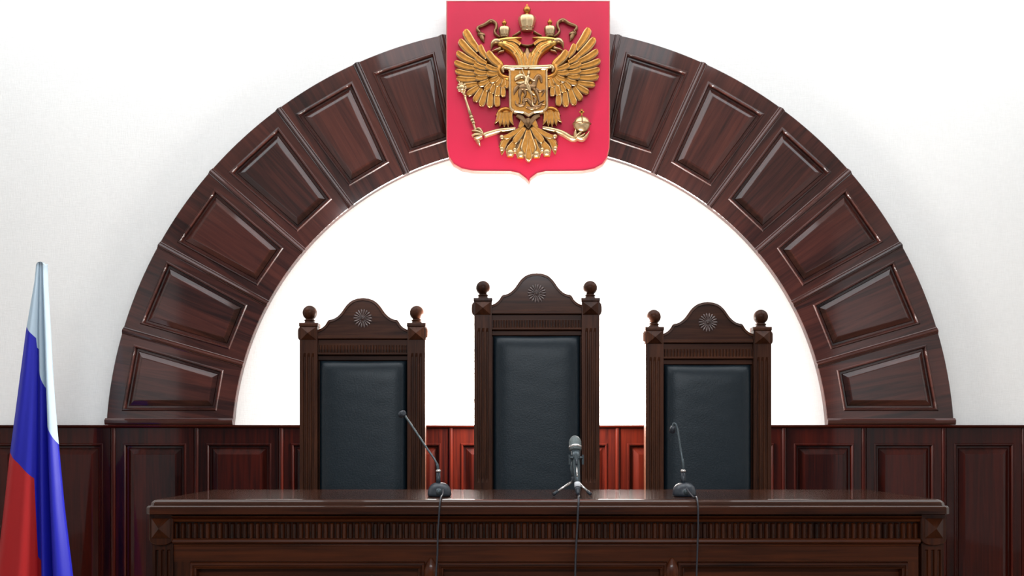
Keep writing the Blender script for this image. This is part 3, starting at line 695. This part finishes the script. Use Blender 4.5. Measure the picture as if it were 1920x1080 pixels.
# ------------------------------------------------------------------ microphones on the bench
ZD = ZTOP+.0008
def gooseneck(bx, D, stem, headdir, headpos, rod, cable, label, cap_r):
    k = D/F; X = (bx-VX)*k
    root = tag(empty('gooseneck_microphone', (X, D, ZD)), label, 'microphone', 'gooseneck microphones on the bench')
    mb = MB()
    mb.lathe((X, D, ZD), [(.047, 0), (.051, .003), (.052, .012), (.050, .026), (.045, .040), (.036, .051), (.024, .058), (.012, .060)], 28); b = obj('base', mb, M_BLACKP, root)
    mb = MB(); mb.lathe((X, D-.049, ZD+.022), [(.004, -.014), (.010, -.012), (.012, 0), (.010, .012), (.004, .014)], 14); obj('cable_socket', mb, M_GREYM, b)
    mb = MB(); mb.lathe((stem[0], D, ZD+.055), [(.011, 0), (.0095, .02), (.009, .050)], 14); obj('stem', mb, M_BLACKP, root)
    mb = MB(); mb.lathe((stem[0], D, ZD+.105), [(.010, 0), (.0115, .002), (.0115, .008), (.008, .012)], 14); obj('collar', mb, M_STEEL, root)
    mb = MB(); P_ = cr(rod, 6); n = len(P_)
    mb.tube(P_, [.0062 if i < n*.2 else .0044 for i in range(n)], 10); obj('gooseneck', mb, M_GREYM, root)
    mb = MB(); h = Vector(headpos); d = Vector(headdir).normalized()
    mb.tube([h-d*.012, h-d*.010, h, h+d*.012, h+d*.018, h+d*.020], [cap_r*.5, cap_r*.85, cap_r, cap_r, cap_r*.8, cap_r*.3], 16); obj('capsule', mb, M_BLACKP, root)
    mb = MB(); mb.tube(cr(cable, 8), .0038, 8); obj('cable', mb, M_RUBBER, root)
def P3(x, y, D): return px(x, y, D)
ED = D_DESK-.006
kD = 4.65
gooseneck(824, kD, P3(822, 0, kD), (-.55, .75, -.25), P3(755, 776, 4.70),
          [P3(821.5, 883, kD), P3(820, 872, kD), P3(814, 860, kD+.005), P3(800, 840, kD+.015), P3(780, 810, kD+.03), P3(763, 785, kD+.045), P3(757, 777, kD+.05)],
          [P3(831, 918, kD-.055), P3(830, 927, kD-.11), (P3(827, 937, 4.44)[0], 4.440, ZD+.008), (P3(825, 941, 4.40)[0], 4.402, ZD-.010), P3(824, 953, ED), P3(823, 970, ED), P3(821, 1000, ED), P3(820, 1040, ED), P3(817.5, 1085, ED), P3(816, 1200, ED), P3(816, 1296, ED+.01), P3(840, 1296, ED-.06)],
          'left thin black desk microphone leaning left with a domed base', .016)
gooseneck(1283, kD, P3(1281, 0, kD), (-.15, .45, -.9), P3(1261.5, 804, 4.71),
          [P3(1281, 885, kD), P3(1280.5, 868, kD), P3(1277, 848, kD+.01), P3(1273.5, 825, kD+.03), P3(1270.5, 806, kD+.045), P3(1267, 796, kD+.055), P3(1262.5, 794.5, kD+.06), P3(1261, 800, kD+.06)],
          [P3(1287, 916, kD-.055), P3(1293, 924, kD-.10), P3(1301, 932.5, 4.50), (P3(1306, 938, 4.44)[0], 4.440, ZD+.008), (P3(1308, 942, 4.40)[0], 4.402, ZD-.010), P3(1309, 955, ED), P3(1309, 980, ED), P3(1308, 1020, ED), P3(1306, 1085, ED), P3(1305, 1200, ED), P3(1305, 1296, ED+.01), P3(1330, 1296, ED-.06)],
          'right thin black desk microphone with a hooked shiny neck', .013)
# middle: handheld microphone in a small tripod
kM = 4.66
tri = tag(empty('tabletop_tripod', (P3(1078, 0, kM)[0], kM, ZD)), 'small steel tabletop tripod holding the middle microphone', 'tripod')
def on_top(x, D): return ((x-VX)/F*D, D, ZD+.008)
hub = P3(1078, 899, kM+.03)
mb = MB(); mb.lathe((hub[0], hub[1], hub[2]-.012), [(.012, 0), (.015, .004), (.015, .022), (.010, .026)], 14); obj('hub', mb, M_BLACKP, tri)
for e in (on_top(1037, kM-.02), on_top(1108, kM-.02), on_top(1082, kM+.14)):
    a = Vector(hub); b = Vector(e); mb = MB(); mb.tube([a, a.lerp(b, .82)], .0055, 10); lg = obj('leg', mb, M_STEEL, tri)
    mb = MB(); mb.tube([a.lerp(b, .78), b-(b-a).normalized()*.0], .0075, 10); obj('rubber_foot', mb, M_BLACKP, lg)
mb = MB()
ca_ = P3(1077.5, 858, kM+.045); cb_ = P3(1076.5, 899, kM+.03)
mb.tube([cb_, Vector(cb_).lerp(Vector(ca_), .5)+Vector((-.012, .01, 0)), ca_], [.008, .008, .008], 10)
MA = Vector(P3(1080.2, 858, kM+.009))
mb.tube([MA+Vector((.0275*math.cos(t), -.0275*math.sin(t), 0)) for t in [PI/2+.5+(2*PI-1.0)*k/20 for k in range(21)]], .0048, 8)
for sg in (-1, 1): mb.box(MA.x+sg*.029-.004, MA.x+sg*.029+.004, MA.y-.012, MA.y+.012, MA.z-.030, MA.z+.012)
obj('clip', mb, M_GREYM, tri)
A = Vector(P3(1082.5, 905, kM-.045)); Bv = Vector(P3(1078, 826, kM+.045)); ax = (Bv-A).normalized()
LM = (Bv-A).length
mic = tag(empty('handheld_microphone', tuple(A)), 'grey handheld microphone with mesh head standing upright in the tripod', 'microphone')
mb = MB(); mb.tube([A+ax*t*LM for t in (0, .01, .25, .6, .74)], [.0115, .0135, .0150, .0185, .0215], 20); obj('body', mb, M_GREYM, mic)
mb = MB(); T_ = [.745, .77, .82, .84, .86, .90, .96, 1.02, 1.07, 1.10, 1.115]
mb.tube([A+ax*t*LM for t in T_], [.0225, .0265, .0275, .0275, .0265, .0275, .0270, .0240, .0175, .0100, .003], 24); hd = obj('grille', mb, M_MESHG, mic)
mb = MB(); mb.tube([A+ax*t*LM for t in (.805, .81, .85, .855)], [.0272, .0287, .0287, .0272], 24); obj('grille_ring', mb, M_STEEL, hd)
side = Vector((0, -1, 0)); side = (side-ax*side.dot(ax)).normalized()
mb = MB(); s0 = A+ax*.44*LM+side*.0165
mb.tube([s0-ax*.014, s0, s0+ax*.014], [.004, .0048, .004], 8); obj('switch', mb, M_BLACKP, mic)
mb = MB(); mb.tube([A+ax*.10*LM+side*.0132, A+ax*.16*LM+side*.0138, A+ax*.33*LM+side*.0152], [.0028, .0036, .003], 8); obj('name_strip', mb, M_STEEL, mic)
mb = MB(); mb.tube([A-ax*.022, A-ax*.001, A], [.0135, .0135, .013], 16); obj('white_ring', mb, M_WHITEP, mic)
mb = MB(); mb.tube([A-ax*.058, A-ax*.050, A-ax*.034, A-ax*.023], [.006, .009, .0125, .0125], 16); obj('plug', mb, M_BLACKP, mic)
E0 = A-ax*.056
mb = MB(); mb.tube(cr([E0, E0+Vector((.004, -.022, -.006)), (P3(1085, 0, 4.44)[0], 4.443, ZD+.008), (P3(1085, 0, 4.40)[0], 4.402, ZD-.010), P3(1084, 953, ED), P3(1082.5, 985, ED), P3(1080, 1030, ED), P3(1078.5, 1085, ED), P3(1079, 1200, ED), P3(1079, 1296, ED+.01), P3(1100, 1296, ED-.06)], 8), .0042, 8)
obj('cable', mb, M_RUBBER, mic)

# ------------------------------------------------------------------ flag
DFL = 5.75; KFl = DFL/F
flagx = (76-VX)*KFl
flag = tag(empty('flag_on_pole', (flagx, DFL+.06, 0)), 'furled white, blue and red flag hanging from a floor pole', 'flag')
Lf = [(493, 68.5), (530, 65), (620, 50), (700, 40), (860, 20), (1000, 6), (1080, -2), (1130, -7)]
Rt = [(493, 83), (530, 85), (620, 92), (700, 97), (830, 107.5), (950, 118), (1080, 133), (1130, 138)]
F1 = [(493, 74), (620, 71), (700, 72), (900, 72), (1080, 75), (1130, 76)]
F2 = [(493, 79), (620, 83), (760, 88), (900, 92), (1080, 99), (1130, 101)]
TOPY, BOTY = 493, 1128
WB = [(0, 613), (.44, 635), (.47, 690), (.68, 728), (.71, 793), (1, 833), (1.35, 900), (1.7, 760), (2, 613)]
BR = [(0, 848), (.20, 868), (.44, 899), (.455, 1126), (1.5, 1127), (1.75, 1000), (2, 848)]
def flag_pt(s, y):
    a, f1, f2, b = (interp(t, y) for t in (Lf, F1, F2, Rt))
    g = (y-TOPY)/(BOTY-TOPY); amp = .008+.085*g
    if s <= 1:
        if s < .45: t = s/.45; x = a+(f1-a)*t; d = math.sin(PI*min(1, t*.82+.10))*.9*amp+amp*.10+.008*math.sin(11*t+y*.006)*g
        elif s < .70: t = (s-.45)/.25; x = f1-.6+(f2-f1)*t; d = -.55*amp+1.25*amp*math.sin(PI*t)**.8*(.8)
        else: t = (s-.70)/.30; x = f2+(b-f2)*t; d = -.35*amp+.95*amp*math.sin(PI*min(1, .12+.88*t))+.004*math.sin(9*t)*g
        return ((x-VX)*KFl, DFL-d, CZ-(y-VY)*KFl)
    t = s-1; x = b+(a-b)*t; d = -(.075+.07*g)*max(0, math.sin(PI*t))**.5-.004
    return ((x-VX)*KFl, DFL-d, CZ-(y-VY)*KFl)
S = [k*.45/16 for k in range(16)]+[.4495]+[.4505]+[.45+.25*k/12 for k in range(1, 12)]+[.6995, .7005]+[.70+.30*k/12 for k in range(1, 13)]+[1+k/10 for k in range(1, 10)]
def ysamples(s):
    TOPY = 490.5+7*min(1, abs((flag_pt(s, 493)[0]/KFl+VX-75.7)/7.4))**2.2
    w1 = interp(WB, s); b1 = interp(BR, s)
    na, nb, nc = 16, 22, 16
    return ([TOPY+(w1-TOPY)*k/na for k in range(na)], [w1+(b1-w1)*k/nb for k in range(nb)], [b1+(BOTY-b1)*k/nc for k in range(nc+1)])
mb = MB(); cols = []
for s in S:
    A_, B_, C_ = ysamples(s); cols.append(mb.ring([flag_pt(s, y) for y in A_+B_+C_]))
n = len(cols)
for i in range(n):
    a, b = cols[i], cols[(i+1) % n]
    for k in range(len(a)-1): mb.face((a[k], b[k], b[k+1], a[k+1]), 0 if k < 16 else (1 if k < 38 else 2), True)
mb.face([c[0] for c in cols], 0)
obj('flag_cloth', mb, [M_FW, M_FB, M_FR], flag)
mb = MB(); zt = CZ-(492-VY)*KFl
mb.lathe((flagx, DFL+.02, zt-.06), [(.019, 0), (.019, .046), (.017, .054), (.012, .060), (.005, .062)], 16); obj('sleeve_top', mb, M_FW, flag)
mb = MB(); mb.lathe((flagx, DFL+.055, .03), [(.012, 0), (.012, zt-.06)], 14); obj('pole', mb, M_STEEL, flag)
mb = MB(); mb.lathe((flagx, DFL+.055, 0), [(.17, 0), (.17, .012), (.15, .022), (.03, .035), (.02, .09)], 28); obj('base', mb, M_STEEL, flag)
